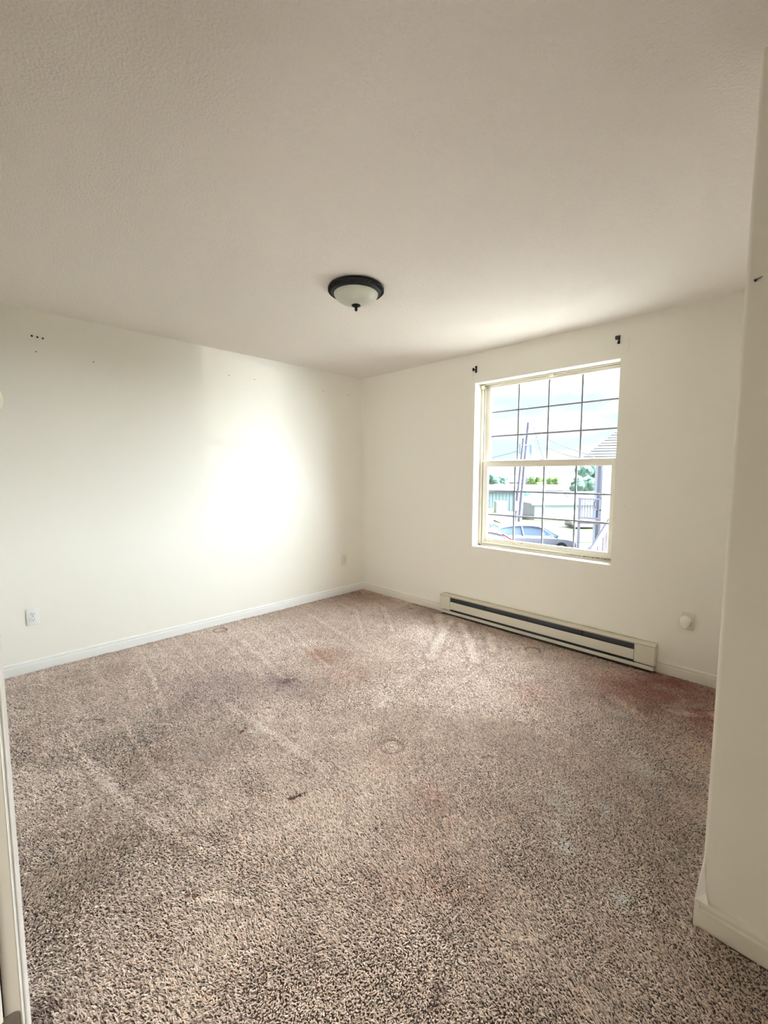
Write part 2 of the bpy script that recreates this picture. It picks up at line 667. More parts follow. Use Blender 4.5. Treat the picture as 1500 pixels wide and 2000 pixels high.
# plug-in
t = thing('plug_in_freshener', 'white oval plug-in device in the outlet right of the heater', 'plug-in', (3.196, -.006, .393))
bm = B()
n = 28
pts = []
for k in range(n):
    a = 2 * PI * k / n
    sx = .033 if math.sin(a) > 0 else .027
    pts.append((sx * math.cos(a), (.040 if math.sin(a) > 0 else .047) * math.sin(a)))
rings = []
for y, s in ((0, .9), (-.012, 1), (-.030, 1), (-.038, .93), (-.041, .80)):
    rings.append([bm.verts.new((px * s, y, pz * s)) for px, pz in pts])
for a, b in zip(rings, rings[1:]):
    for i in range(n):
        bm.faces.new((a[i], a[(i + 1) % n], b[(i + 1) % n], b[i]))
bm.faces.new(rings[-1])
bm.faces.new(rings[0][::-1])
obj('body', bm, mat('plugin_white', (.86, .86, .82), .35), t, smooth=50)
for x0, x1, z0, z1 in ((.020, .034, -.028, -.006), (-.036, -.026, -.012, .010)):
    bm = B()
    bx(bm, x0, x1, -.025, -.004, z0, z1, .003)
    obj('side_clip', bm, mat('plugin_grey', (.50, .49, .44), .4), t)

# ------------------------------------------------------------------ ceiling light
LC = (1.789, -1.666, H)
t = thing('ceiling_light', 'flush ceiling light with dark bronze rope rim and frosted glass bowl', 'ceiling light', LC)
bm = B()
lathe(bm, [(.150, 0), (.158, -.004), (.163, -.012), (.162, -.020), (.156, -.026), (.150, -.030), (.141, -.036), (.133, -.040),
           (.128, -.040), (.124, -.030), (.05, -.024), (0, -.024)], (0, 0, 0), 'Z', 64)
pan = obj('rim', bm, m_bronze, t, smooth=50)
bm = B()
for k in range(72):       # rope twist around the rim
    a = 2 * PI * k / 72
    c = Vector((.1545 * math.cos(a), .1545 * math.sin(a), -.0285))
    tn = Vector((-math.sin(a), math.cos(a), 0))
    rd = Vector((math.cos(a), math.sin(a), 0))
    d = (tn * .6 + (rd * .8 + Vector((0, 0, .6))) * 1.0).normalized() * .0085
    tube(bm, c - d, c + d, .0036, .0036, 6)
obj('rope_trim', bm, m_bronze, pan, smooth=60)
bm = B()
pr = [(.129 * math.cos(a), -.036 - .066 * math.sin(a) ** 1.05) for a in [PI / 2 * k / 14 for k in range(15)]]
pr = [(.127, -.030)] + pr
pr[-1] = (0, pr[-1][1])
lathe(bm, pr, (0, 0, 0), 'Z', 56)
mg = mat('frosted_glass', (.47, .49, .42), .35, var=(9, (.54, .56, .49)))
mg.node_tree.nodes['Principled BSDF'].inputs['Subsurface Weight'].default_value = .15
obj('glass_bowl', bm, mg, t, smooth=60)
bm = B()
lathe(bm, [(0, -.099), (.024, -.099), (.027, -.103), (.025, -.107), (.012, -.110), (.008, -.114), (.0085, -.122), (.009, -.127),
           (.006, -.134), (0, -.137)], (0, 0, 0), 'Z', 24)
obj('finial', bm, m_bronze, t, smooth=50)

# ------------------------------------------------------------------ small things on the walls
t = thing('smoke_alarm', 'round cream plastic alarm on the left wall, cut by the picture edge', 'alarm', (0, -3.243, 1.832))
bm = B()
lathe(bm, [(.110, 0), (.112, .010), (.108, .020), (.092, .030), (.05, .034), (0, .034)], (0, 0, 0), 'X', 40)
obj('body', bm, mat('alarm_cream', (.80, .77, .62), .45), t, smooth=50)
bm = B()
lathe(bm, [(0, .0365), (.030, .0362), (.033, .033)], (0, 0, 0), 'X', 24)
obj('test_button', bm, mat('alarm_cream', (.8, .8, .8)), t, smooth=50)
for k, y in enumerate((-2.965, -2.936, -2.907)):
    bm = B()
    lathe(bm, [(0, .006), (.004, .0055), (.0062, .003), (.0062, 0)], (0, 0, 0), 'X', 12)
    o = obj('wall_screw', bm, m_black, mw=(0, y, 2.271 - .002 * k), smooth=50)
    tag(o, ('leftmost', 'middle', 'rightmost')[k] + ' of the three small black screws in a row on the left wall', 'screw',
        'three black screws on the left wall')
m_nail = mat('nail_steel', (.20, .17, .12), .5)
for y, z, lab in ((-2.949, 2.172, 'tiny nail head just below the three black screws'),
                  (-2.622, 2.163, 'lone tiny nail head right of the three black screws'),
                  (-1.602, 2.231, 'left one of two nail heads inside the faint window reflection on the wall'),
                  (-1.355, 2.233, 'right one of two nail heads inside the faint window reflection on the wall'),
                  (-.566, 2.231, 'second nail head from the far corner on the left wall'),
                  (-.227, 2.231, 'nail head nearest the far corner on the left wall')):
    bm = B()
    lathe(bm, [(0, .004), (.0035, .0035), (.0042, .002), (.0042, 0)], (0, 0, 0), 'X', 10)
    o = obj('nail_head', bm, m_nail, mw=(0, y, z), smooth=50)
    tag(o, lab, 'nail', 'nail heads along the top of the left wall')
bm = B()
lathe(bm, [(0, -.006), (.003, -.0055), (.0035, -.003), (.0035, 0)], (0, 0, 0), 'Y', 12)
tube(bm, (0, -.003, 0), (.014, -.010, .003), .0018, .001, 8)
o = obj('bent_nail', bm, mat('nail_dark', (.05, .05, .045), .5), mw=(RX + .022, RY, 1.868), smooth=50)
tag(o, 'small bent dark nail near the edge of the closet wall, upper right', 'nail')
bm = B()
lathe(bm, [(0, -.003), (.002, -.0028), (.0028, 0)], (0, 0, 0), 'Y', 10)
o = obj('nail_head', bm, m_nail, mw=(2.786, 0, 1.13), smooth=50)
tag(o, 'single tiny nail head right of the window on the back wall', 'nail')
# ------------------------------------------------------------------ carpet pile (stuff)
def vnoise(x, y, s, seed):
    g = np.random.default_rng(seed).random((64, 64))
    X, Y = x / s + 17.3, y / s + 29.1
    i, j = np.floor(X).astype(int), np.floor(Y).astype(int)
    fx, fy = X - i, Y - j
    fx, fy = fx * fx * (3 - 2 * fx), fy * fy * (3 - 2 * fy)
    i, j = i % 64, j % 64
    i1, j1 = (i + 1) % 64, (j + 1) % 64
    return (g[i, j] * (1 - fx) + g[i1, j] * fx) * (1 - fy) + (g[i, j1] * (1 - fx) + g[i1, j1] * fx) * fy


def scatter(SP):
    gx, gy = np.meshgrid(np.arange(.004, 4.7, SP), np.arange(YF - .6, -.003, SP))
    return ((gx + (rng.random(gx.shape) - .5) * SP).ravel(), (gy + (rng.random(gx.shape) - .5) * SP).ravel())


nx, ny = scatter(.0046)      # finer yarns where the pile is seen from close by
fx_, fy_ = scatter(.0060)
near = np.hypot(nx - 3.3, ny + 2.9) < 1.75
far = np.hypot(fx_ - 3.3, fy_ + 2.9) >= 1.75
px, py = np.concatenate([nx[near], fx_[far]]), np.concatenate([ny[near], fy_[far]])
thin = np.concatenate([np.full(near.sum(), .74), np.ones(far.sum())])
ok = np.ones(px.shape, bool)
ok &= ~((px > RX - .016) & (py > RY - .016))
ok &= ~((py > -.016) & (px < 1.2)) & ~((py > -.016) & (px > 3.04)) & ~((py > -.068) & (px > 1.2) & (px < 3.045))
ok &= px > .016
ok &= ~((py < YF + .016) & (px < JX - .02)) & ~((py < YF) & (px > 3.93))
px, py, thin = px[ok], py[ok], thin[ok]
n = len(px)


def seg_d(ax, ay, bx_, by):
    vx, vy = bx_ - ax, by - ay
    t = np.clip(((px - ax) * vx + (py - ay) * vy) / (vx * vx + vy * vy), 0, 1)
    return np.hypot(px - ax - t * vx, py - ay - t * vy)


def blob(cx, cy, r, pw=2.0):
    return np.exp(-((np.hypot(px - cx, py - cy) / r) ** pw))


wob = (vnoise(px, py, .05, 11) - .5)
base = np.tile(np.array([.75, .635, .560]), (n, 1))
hgt = np.ones(n)
lum = 1 + .16 * (vnoise(px, py, .35, 1) - .5) + .14 * (vnoise(px, py, .09, 2) - .5) + .12 * (vnoise(px, py, .03, 3) - .5)
# worn, matted and soiled areas
tint = np.ones((n, 3))


def stain_shade(m, col):
    global tint
    tint = tint * (1 - m[:, None] * (1 - np.array(col)))


blotch = vnoise(px, py, .11, 5) * .6 + vnoise(px, py, .04, 6) * .4
for cx, cy, r, a in [(3.24, -.30, .34, .85), (3.40, -.42, .2, .6), (3.20, -.06, .25, .8), (2.92, -.52, .22, .45),
                     (2.59, -.87, .15, .4), (3.03, -.34, .2, .4), (2.95, -2.33, .06, .34), (2.86, -2.42, .05, .30), (2.83, -2.26, .10, .22),
                     (3.06, -2.25, .06, .30), (2.78, -2.46, .09, .20), (2.70, -2.05, .12, .35), (2.38, -1.98, .13, .2),
                     (3.47, -.75, .2, .4)]:
    stain_shade(np.clip(blob(cx, cy, r) * a * (.35 + 1.3 * blotch), 0, 1), (.74, .55, .52))
for cx, cy, r, a in [(1.24, -1.46, .15, .9), (1.58, -1.56, .15, .6), (1.10, -1.53, .07, .6)]:
    stain_shade(np.clip(blob(cx, cy, r, 4) * a * (.5 + blotch), 0, 1), (.84, .74, .69))
for cx, cy, r, a in [(1.37, -1.95, .22, .6), (.95, -2.35, .30, .5), (1.19, -2.29, .25, .5), (1.0, -2.85, .4, .35),
                     (.5, -2.0, .25, .3), (1.65, -2.55, .25, .3), (1.35, -1.93, .07, .5)]:
    stain_shade(np.clip(blob(cx, cy, r) * a * (.4 + 1.2 * blotch), 0, 1), (.70, .66, .69))
# browner along the heater, in the far corner and by the left wall
stain_shade(np.clip(np.exp(-(-py) / .13) * (px > .8) * (.3 + blotch) * .8, 0, 1), (.52, .40, .33))
stain_shade(np.clip(blob(.25, -.18, .33) * .75, 0, 1), (.60, .47, .38))
stain_shade(np.clip(np.exp(-np.maximum(px - .015, 0) / .03) * .45, 0, 1), (.5, .42, .36))
# furniture cup rings: pressed pile, brown tint with a painted crescent of shade
for cx, cy, r, dark in [(.139, -1.817, .056, .75), (.085, -.190, .050, .95), (2.271, -.273, .056, .95), (2.326, -1.908, .056, .65)]:
    d = np.abs(np.hypot(px - cx, py - cy) - r)
    ring = np.exp(-(d / .0105) ** 2)
    hgt *= 1 - .85 * ring
    ins = (np.hypot(px - cx, py - cy) < r)
    hgt *= np.where(ins, .80, 1)
    stain_shade(ring * dark * (.6 + .4 * (0.5 + 0.5 * np.sin(np.arctan2(py - cy, px - cx) - .6))), (.36, .22, .17))
# burns and dark spots
for ax, ay, bx_, by, r, a in [(2.270, -2.465, 2.285, -2.405, .011, 1), (1.685, -2.395, 1.66, -2.36, .010, .9),
                              (2.395, -2.93, 2.425, -2.905, .009, .7), (1.005, -2.90, .955, -2.975, .010, .6),
                              (1.01, -2.89, 1.05, -2.88, .009, .6), (.905, -.175, .925, -.16, .014, .9),
                              (1.36, -1.93, 1.37, -1.86, .020, .45), (1.56, -2.18, 1.56, -2.16, .009, .7),
                              (2.70, -1.65, 2.72, -1.62, .014, .5), (2.44, -3.33, 2.46, -3.30, .03, .6),
                              (3.14, -2.60, 3.13, -2.56, .02, .5), (.14, -3.22, .15, -3.17, .010, .6),
                              (.53, -3.22, .57, -3.18, .009, .6), (.28, -2.9, .29, -2.88, .008, .7),
                              (.33, -2.25, .34, -2.23, .008, .6), (1.42, -2.02, 1.43, -2.01, .008, .6)]:
    m = np.exp(-(np.maximum(seg_d(ax, ay, bx_, by) + (vnoise(px, py, .012, 41) - .45) * r * 1.6, 0) / r) ** 3) * a
    stain_shade(m, (.22, .10, .09))
    hgt *= 1 - .5 * m
# pile brushed up light (drag marks of furniture and vacuum)
lgt = np.zeros(n)
drk = np.zeros(n)
for pts, r, a in [([(1.03, -3.06), (1.78, -2.97), (2.17, -2.86), (2.30, -2.80)], .022, .26),
                  ([(1.09, -2.80), (1.67, -2.82), (2.0, -2.76)], .018, .22),
                  ([(1.25, -2.32), (1.93, -2.27), (2.23, -2.24)], .022, .20),
                  ([(.48, -2.49), (1.27, -2.62)], .016, .22), ([(.50, -1.80), (.99, -1.85), (1.3, -1.9)], .022, .22),
                  ([(.45, -1.34), (1.38, -1.59)], .020, .20), ([(.3, -1.0), (1.4, -1.2)], .025, .15),
                  ([(1.22, -.13), (1.55, -.45), (1.80, -.95)], .035, .30), ([(1.55, -.20), (1.80, -.45), (2.07, -.76)], .035, .30),
                  ([(1.40, -.16), (1.50, -.35)], .03, .25), ([(1.85, -.22), (2.05, -.5)], .035, .25),
                  ([(.7, -.35), (1.2, -.75)], .025, .22), ([(.55, -.6), (1.1, -1.0)], .02, .15),
                  ([(2.40, -2.93), (2.55, -2.80)], .022, .2), ([(3.27, -.52), (3.42, -.40)], .03, .35),
                  ([(2.95, -.60), (3.15, -.72)], .035, .25)]:
    for (ax, ay), (bx_, by) in zip(pts, pts[1:]):
        d = seg_d(ax, ay, bx_, by) + wob * r * .8
        lgt = np.maximum(lgt, 1.35 * a * np.exp(-(d / (.75 * r)) ** 2))
        drk = np.maximum(drk, .6 * a * np.exp(-((d - 1.7 * r) / (.45 * r)) ** 2))
# fine parallel vacuum lines in the far left part
lines = np.sin((py + .12 * px + .03 * vnoise(px, py, .4, 21)) * 2 * PI / .145)
lgt += .15 * np.clip(lines, 0, 1) ** 4 * np.clip(1 - (px - .2) / 1.6, 0, 1)
# white spill and lint stains
spill = np.zeros(n)
for cx, cy, r, a in [(3.28, -1.19, .05, .55), (3.20, -1.10, .03, .4), (3.09, -1.68, .05, .5), (3.06, -1.60, .03, .5),
                     (3.22, -1.58, .03, .7), (3.18, -1.88, .035, .6), (3.12, -1.80, .03, .35), (3.39, -1.94, .028, .85),
                     (2.45, -.72, .02, .5), (3.27, -.52, .05, .35), (1.73, -2.33, .035, .25), (3.05, -.75, .04, .3)]:
    spill = np.maximum(spill, blob(cx, cy, r * 1.1) * a * (.4 + 1.5 * vnoise(px, py, .018, 9)))
# creases pressed into the pile
for ax, ay, bx_, by in [(1.69, -3.30, 1.69, -3.03), (.88, -3.18, .97, -2.93)]:
    d = seg_d(ax, ay, bx_, by)
    hgt *= 1 - .6 * np.exp(-(d / .006) ** 2)
    lgt += .22 * np.exp(-((seg_d(ax + .018, ay, bx_ + .018, by)) / .012) ** 2)
rnd = rng.random(n)
fleck = np.where(rnd < .16, .52, np.where(rnd > .80, 1.24, .84 + .30 * rng.random(n)))
colr = base * tint * (lum * fleck * (1 + lgt - drk * (lgt < .1)))[:, None]
colr = np.minimum(colr, [.93, .83, .77])
colr = colr * (1 - np.clip(spill, 0, .95)[:, None]) + np.clip(spill, 0, .95)[:, None] * np.array([.92, .90, .86])
colr = np.clip(colr, .01, .95)
# lean of the yarns: broad brushed fields plus individual scatter
fld = 2 * PI * vnoise(px, py, .55, 31) * .5 + 3.6 + 1.4 * (vnoise(px, py, .12, 32) - .5)
az = fld + rng.normal(0, .75, n)
lean = np.clip(.62 + .25 * (vnoise(px, py, .2, 33) - .5) + rng.normal(0, .20, n) - .25 * np.clip(lgt, 0, 1), .05, 1.15)
clump = .6 * vnoise(px, py, .013, 35) + .4 * vnoise(px, py, .028, 36)
scl = (.82 + .36 * rng.random(n)) * hgt * (.70 + .52 * clump)

tv, tf, tid = [], [], []
for vi, (bend, tw) in enumerate([(.35, 1.4), (.75, -1.8), (.1, 2.4)]):
    o0 = len(tv)
    L, rad, K = .0150, .0026, 4
    c = Vector((0, 0, 0))
    ang = 0
    for k in range(K):
        r_ = rad * (.72, 1.0, .95, .62)[k]
        for s_ in range(4):
            a = tw * k / K * 1.5 + s_ * PI / 2
            rr_ = r_ * (1.0 if s_ % 2 == 0 else .62)
            tv.append((c.x + rr_ * math.cos(a) * math.cos(ang), rr_ * math.sin(a), c.z - rr_ * math.cos(a) * math.sin(ang)))
            tid.append(vi + 1)
        ang += bend / K
        c = c + Vector((math.sin(ang), 0, math.cos(ang))) * L / K
    tv.append(tuple(c - Vector((0, 0, .0016))))
    tid.append(vi + 1)
    for k in range(K - 1):
        for s_ in range(4):
            a0, a1 = o0 + k * 4 + s_, o0 + k * 4 + (s_ + 1) % 4
            tf.append((a0, a1, a1 + 4, a0 + 4))
    for s_ in range(4):
        tf.append((o0 + (K - 1) * 4 + s_, o0 + (K - 1) * 4 + (s_ + 1) % 4, o0 + K * 4))
nt_ = len(tv)
me = bpy.data.meshes.new('carpet')
co = np.zeros((nt_ + n, 3), np.float32)
co[:nt_] = tv
co[nt_:, 0], co[nt_:, 1], co[nt_:, 2] = px, py, -.012
me.from_pydata(co.tolist(), [], tf)


def attr(name, typ, arr, key):
    a = me.attributes.new(name, typ, 'POINT')
    a.data.foreach_set(key, np.ascontiguousarray(arr, np.float32 if typ != 'INT' else np.int32).ravel())


pad = lambda a, v=0: np.concatenate([np.full((nt_,) + a.shape[1:], v, a.dtype), a])
attr('tuft_kind', 'INT', np.concatenate([np.array(tid), np.zeros(n, int)]), 'value')
attr('tuft_pick', 'INT', pad(rng.integers(0, 3, n)), 'value')
attr('tuft_rot', 'FLOAT_VECTOR', pad(np.stack([np.zeros(n), lean, az], 1)), 'vector')
attr('tuft_scale', 'FLOAT_VECTOR', pad(np.stack([thin * (.85 + .4 * rng.random(n)), thin * (.85 + .4 * rng.random(n)), scl], 1)), 'vector')
attr('tuft_color', 'FLOAT_VECTOR', pad(colr), 'vector')
mc = bpy.data.materials.new('carpet_yarn')
mc.use_nodes = True
t_ = mc.node_tree
b_ = t_.nodes['Principled BSDF']
b_.inputs['Roughness'].default_value = .85
b_.inputs['Specular IOR Level'].default_value = .15
b_.inputs['Sheen Weight'].default_value = .15
at_ = t_.nodes.new('ShaderNodeAttribute')
at_.attribute_type = 'INSTANCER'
at_.attribute_name = 'tuft_color'
t_.links.new(at_.outputs['Vector'], b_.inputs['Base Color'])
me.materials.append(mc)
carpet = bpy.data.objects.new('carpet', me)
COL.objects.link(carpet)
carpet['kind'] = 'stuff'
tag(carpet, 'worn beige brown cut pile carpet with stains covering the whole floor', 'carpet')
ng = bpy.data.node_groups.new('carpet_tufts', 'GeometryNodeTree')
ng.interface.new_socket('Geometry', in_out='INPUT', socket_type='NodeSocketGeometry')
ng.interface.new_socket('Geometry', in_out='OUTPUT', socket_type='NodeSocketGeometry')
gi, go_ = ng.nodes.new('NodeGroupInput'), ng.nodes.new('NodeGroupOutput')


def named(nm, typ):
    a = ng.nodes.new('GeometryNodeInputNamedAttribute')
    a.data_type = typ
    a.inputs['Name'].default_value = nm
    return a.outputs['Attribute']


def equals(k):
    c = ng.nodes.new('FunctionNodeCompare')
    c.data_type = 'INT'
    c.operation = 'EQUAL'
    ins = [s for s in c.inputs if s.type == 'INT']
    ng.links.new(named('tuft_kind', 'INT'), ins[0])
    ins[1].default_value = k
    return c.outputs['Result']


def separated(k):
    s = ng.nodes.new('GeometryNodeSeparateGeometry')
    s.domain = 'POINT'
    ng.links.new(gi.outputs[0], s.inputs['Geometry'])
    ng.links.new(equals(k), s.inputs['Selection'])
    return s.outputs['Selection']


g2i = ng.nodes.new('GeometryNodeGeometryToInstance')
for k in (3, 2, 1):
    ng.links.new(separated(k), g2i.inputs[0])
iop = ng.nodes.new('GeometryNodeInstanceOnPoints')
ng.links.new(separated(0), iop.inputs['Points'])
ng.links.new(g2i.outputs[0], iop.inputs['Instance'])
iop.inputs['Pick Instance'].default_value = True
ng.links.new(named('tuft_pick', 'INT'), iop.inputs['Instance Index'])
ng.links.new(named('tuft_rot', 'FLOAT_VECTOR'), iop.inputs['Rotation'])
ng.links.new(named('tuft_scale', 'FLOAT_VECTOR'), iop.inputs['Scale'])
ng.links.new(iop.outputs[0], go_.inputs[0])
md = carpet.modifiers.new('tufts', 'NODES')
md.node_group = ng
# scraps lying on the carpet
bm = B()
tube(bm, (0, 0, 0), (.010, .004, .022), .0011, .0008, 6)
tube(bm, (.010, .004, .022), (.012, -.004, .048), .0008, .0004, 6)
o = obj('loose_thread', bm, mat('white_thread', (.9, .9, .88), .6), mw=(3.50, -1.52, .0), smooth=50)
tag(o, 'stiff white thread sticking up from the carpet beside the closet wall', 'thread')
# ------------------------------------------------------------------ outside, seen through the window
# yard frame: u to the right, d away from the house, z up; ground 2.55 m below the bedroom floor
AZ = YAW - PI / 2
Rv = Vector((math.sin(YAW), -math.cos(YAW), 0))
Fv = Vector((math.cos(YAW), math.sin(YAW), 0))
GZ = -2.55


def W(u, d, z):
    return Vector((CAM.x, CAM.y, 0)) + Rv * u + Fv * d + Vector((0, 0, z))


m_siding = mat('white_siding', (.40, .43, .48), .6)
m_siding_b = mat('blue_white_siding', (.32, .38, .50), .6)
m_warehouse = mat('teal_grey_metal', (.19, .27, .29), .6)
m_roofw = mat('pale_roof', (.20, .20, .20), .7)
m_shingle = mat('pale_shingle', (.12, .12, .12), .8)
m_wood = mat('weathered_wood', (.12, .10, .11), .8)
m_rail = mat('painted_rail', (.13, .13, .19), .6)
m_grass = mat('yard_grass', (.034, .085, .014), .9, var=(1.2, (.078, .105, .018)))
m_grass2 = mat('far_grass', (.07, .095, .02), .9, var=(.6, (.11, .11, .035)))
m_dirt2 = mat('pale_gravel', (.12, .095, .082), .9, var=(.8, (.14, .115, .10)))
m_conc = mat('concrete', (.26, .25, .25), .8)
m_leaf = mat('leaf_green', (.10, .20, .08), .8, var=(1.5, (.22, .30, .08)))
m_leaf2 = mat('leaf_blue_green', (.09, .20, .17), .8, var=(1.5, (.16, .28, .20)))
m_tyre = mat('tyre', (.02, .02, .022), .7)
m_carglass = mat('car_glass', (.16, .23, .34), .12)


def syard(name, bm, m):
    o = struct(name, bm, m)
    o.matrix_world = Matrix.Translation(W(0, 0, 0)) @ Matrix.Rotation(AZ, 4, 'Z')
    return o


bm = B()
for a, b in zip([(1.5, GZ), (42, GZ), (52, GZ - 1.3), (200, GZ - 4.5), (420, -3)], [(42, GZ), (52, GZ - 1.3), (200, GZ - 4.5), (420, -3)]):
    f = [bm.verts.new((u, d, z)) for u, d, z in ((-200, *a), (200, *a), (200, *b), (-200, *b))]
    bm.faces.new(f)
bmesh.ops.remove_doubles(bm, verts=bm.verts, dist=1e-4)
syard('ground', bm, m_dirt2)
# keep the ground away from under the room: the house's own outer foundation stands on it
# unseen pale slab added under the window to bounce sun onto the ceiling
bm = B()
bx(bm, -14, 26, 2.9, 11.5, GZ - .2, GZ + .02)
syard('bounce_slab', bm, mat('bounce_white', (.72, .68, .60), .8))
bm = B()
bx(bm, 10.1, 40, 24.4, 31.5, GZ - .2, GZ + .03)
syard('lawn', bm, m_grass)
bm = B()
f = [bm.verts.new(v) for v in ((8.4, 32.4, GZ + .03), (40, 32.4, GZ + .03), (40, 36, GZ + .05), (9.6, 36, GZ + .05))]
bm.faces.new(f)
bx(bm, 9.2, 40, 32.4, 36, GZ - .2, GZ + .10)
syard('lawn_strip', bm, m_grass)
bm = B()
bx(bm, 8, 40, 31.2, 32.4, GZ - .2, GZ + .16)
syard('sidewalk', bm, m_conc)
bm = B()
f = [bm.verts.new(v) for v in ((-60, 52, -3.85), (16, 52, -3.85), (16, 72, -4.0), (-60, 72, -4.0))]
bm.faces.new(f)
f2 = bmesh.ops.extrude_face_region(bm, geom=bm.faces[:])
bmesh.ops.translate(bm, verts=[v for v in f2['geom'] if isinstance(v, bmesh.types.BMVert)], vec=(0, 0, .35))
syard('far_verge', bm, m_grass2)
# low line of far hills
bm = B()
prev = None
for k in range(41):
    u = -120 + k * 9
    h = 1.2 + 1.4 * math.sin(k * .7) + 1.0 * math.sin(k * 1.9 + 1)
    a, b, c = bm.verts.new((u, 300, -4.5)), bm.verts.new((u, 312, h)), bm.verts.new((u, 340, -4.5))
    if prev:
        bm.faces.new((prev[0], a, b, prev[1]))
        bm.faces.new((prev[1], b, c, prev[2]))
    prev = (a, b, c)
syard('hills', bm, mat('hazy_hills', (.16, .20, .21), .9))


def ything(name, label, cat, u, d, z, group=None, rz=0):
    return thing(name, label, cat, W(u, d, z), AZ + rz, group)


# cars -------------------------------------------------------------
def car(name, label, u, d, paint, lp, flip=False, rz=0, zs=1.0):
    t = ything(name, label, 'car', u, d, GZ, rz=rz)
    t.scale = (1, 1, zs)
    s = -1 if flip else 1
    # body below the beltline: stations (x, half width, bottom, belt height)
    st = [(-2.25, .60, .45, .70), (-2.18, .78, .30, .92), (-1.7, .86, .22, 1.00), (-.8, .89, .20, .98), (.3, .89, .20, .95),
          (1.0, .88, .22, .93), (1.7, .83, .24, .84), (2.15, .72, .28, .70), (2.28, .55, .40, .55)]
    bm = B()
    rings = []
    for x, hw, zb, zt in st:
        pr = [(-hw * .9, zb), (-hw, (zb + zt) * .45), (-hw * .985, zt * .9), (-hw * .86, zt), (0, zt + .03), (hw * .86, zt),
              (hw * .985, zt * .9), (hw, (zb + zt) * .45), (hw * .9, zb)]
        rings.append([bm.verts.new((x * s, y, z)) for y, z in pr])
    for a, b in zip(rings, rings[1:]):
        for i in range(9):
            bm.faces.new((a[i], a[(i + 1) % 9], b[(i + 1) % 9], b[i]))
    bm.faces.new(rings[0])
    bm.faces.new(rings[-1])
    obj('body', bm, paint, t, smooth=35)
    bm = B()
    gs = [(-1.95, .70, .97, .99), (-1.45, .66, .96, 1.34), (-1.0, .64, .95, 1.42), (.1, .63, .94, 1.43), (.55, .64, .93, 1.33),
          (1.28, .68, .90, .93)]
    rings = []
    for x, hw, zb, zt in gs:
        rings.append([bm.verts.new((x * s, y, z)) for y, z in ((-hw - .14, zb), (-hw * .9, zt), (hw * .9, zt), (hw + .14, zb))])
    for a, b in zip(rings, rings[1:]):
        for i in range(4):
            bm.faces.new((a[i], a[(i + 1) % 4], b[(i + 1) % 4], b[i]))
    bm.faces.new(rings[0])
    bm.faces.new(rings[-1])
    obj('windows', bm, m_carglass, t, smooth=20)
    bm = B()
    rs = [(-1.47, 1.335), (-1.2, 1.40), (-.9, 1.45), (-.3, 1.475), (.1, 1.46), (.35, 1.42), (.56, 1.345)]
    ra = [[bm.verts.new((x * s, y, z - abs(y) ** 3 * .12 - (.03 if abs(y) > .6 else 0))) for y in (-.64, -.5, 0, .5, .64)] for x, z in rs]
    for a, b in zip(ra, ra[1:]):
        for i in range(4):
            bm.faces.new((a[i], a[i + 1], b[i + 1], b[i]))
    e = bmesh.ops.extrude_face_region(bm, geom=bm.faces[:])
    bmesh.ops.translate(bm, verts=[v for v in e['geom'] if isinstance(v, bmesh.types.BMVert)], vec=(0, 0, .035))
    obj('roof', bm, paint, t, smooth=40)
    for y in (-1, 1):
        for (x0, z0, x1, z1) in ((.56, 1.36, 1.30, .93), (-.45, 1.42, -.40, .97), (-1.46, 1.36, -1.95, .98)):
            bm = B()
            tube(bm, (x0 * s, y * .60, z0), (x1 * s, y * .80, z1), .035, .04, 8)
            obj('pillar', bm, paint, t, smooth=50)
        for x in (-1.4, 1.4):
            bm = B()
            lathe(bm, [(0, -.1), (.2, -.1), (.31, -.08), (.33, -.03), (.33, .05), (.2, .1), (0, .1)], (x * s, y * .80, .33), 'Y', 24)
            wh = obj('wheel', bm, m_tyre, t, smooth=40)
            bm = B()
            lathe(bm, [(0, -.105), (.19, -.11), (.2, -.09)], (x * s, y * .80, .33), 'Y', 16)
            if y > 0:
                bmesh.ops.scale(bm, verts=bm.verts, vec=(1, -1, 1), space=Matrix.Translation((0, -y * .80, 0)))
            obj('hub_cap', bm, mat('hub_silver', (.5, .5, .5), .4, metal=.6), wh)
    return t


car('silver_car', 'silver hatchback parked beyond the red car below the window', 7.10, 21.3, mat('silver_paint', (.40, .45, .55), .3), 0)
car('red_car', 'red car at the lower left of the window view, in front of the silver one', 4.35, 18.35, mat('red_paint', (.20, .012, .016), .3), True, zs=1.06)

# utility poles ----------------------------------------------------
m_pole = mat('pole_wood', (.17, .165, .23), .85)


def pole(u0, d, u1, ztop, r, label, arms=True):
    t = ything('utility_pole', label, 'utility pole', u0, d, GZ, group='utility poles by the road')
    top = (u1 - u0, 0, ztop - GZ)
    bm = B()
    tube(bm, (0, 0, -.3), top, r, r * .72, 14)
    obj('pole', bm, m_pole, t, smooth=50)
    return t, top


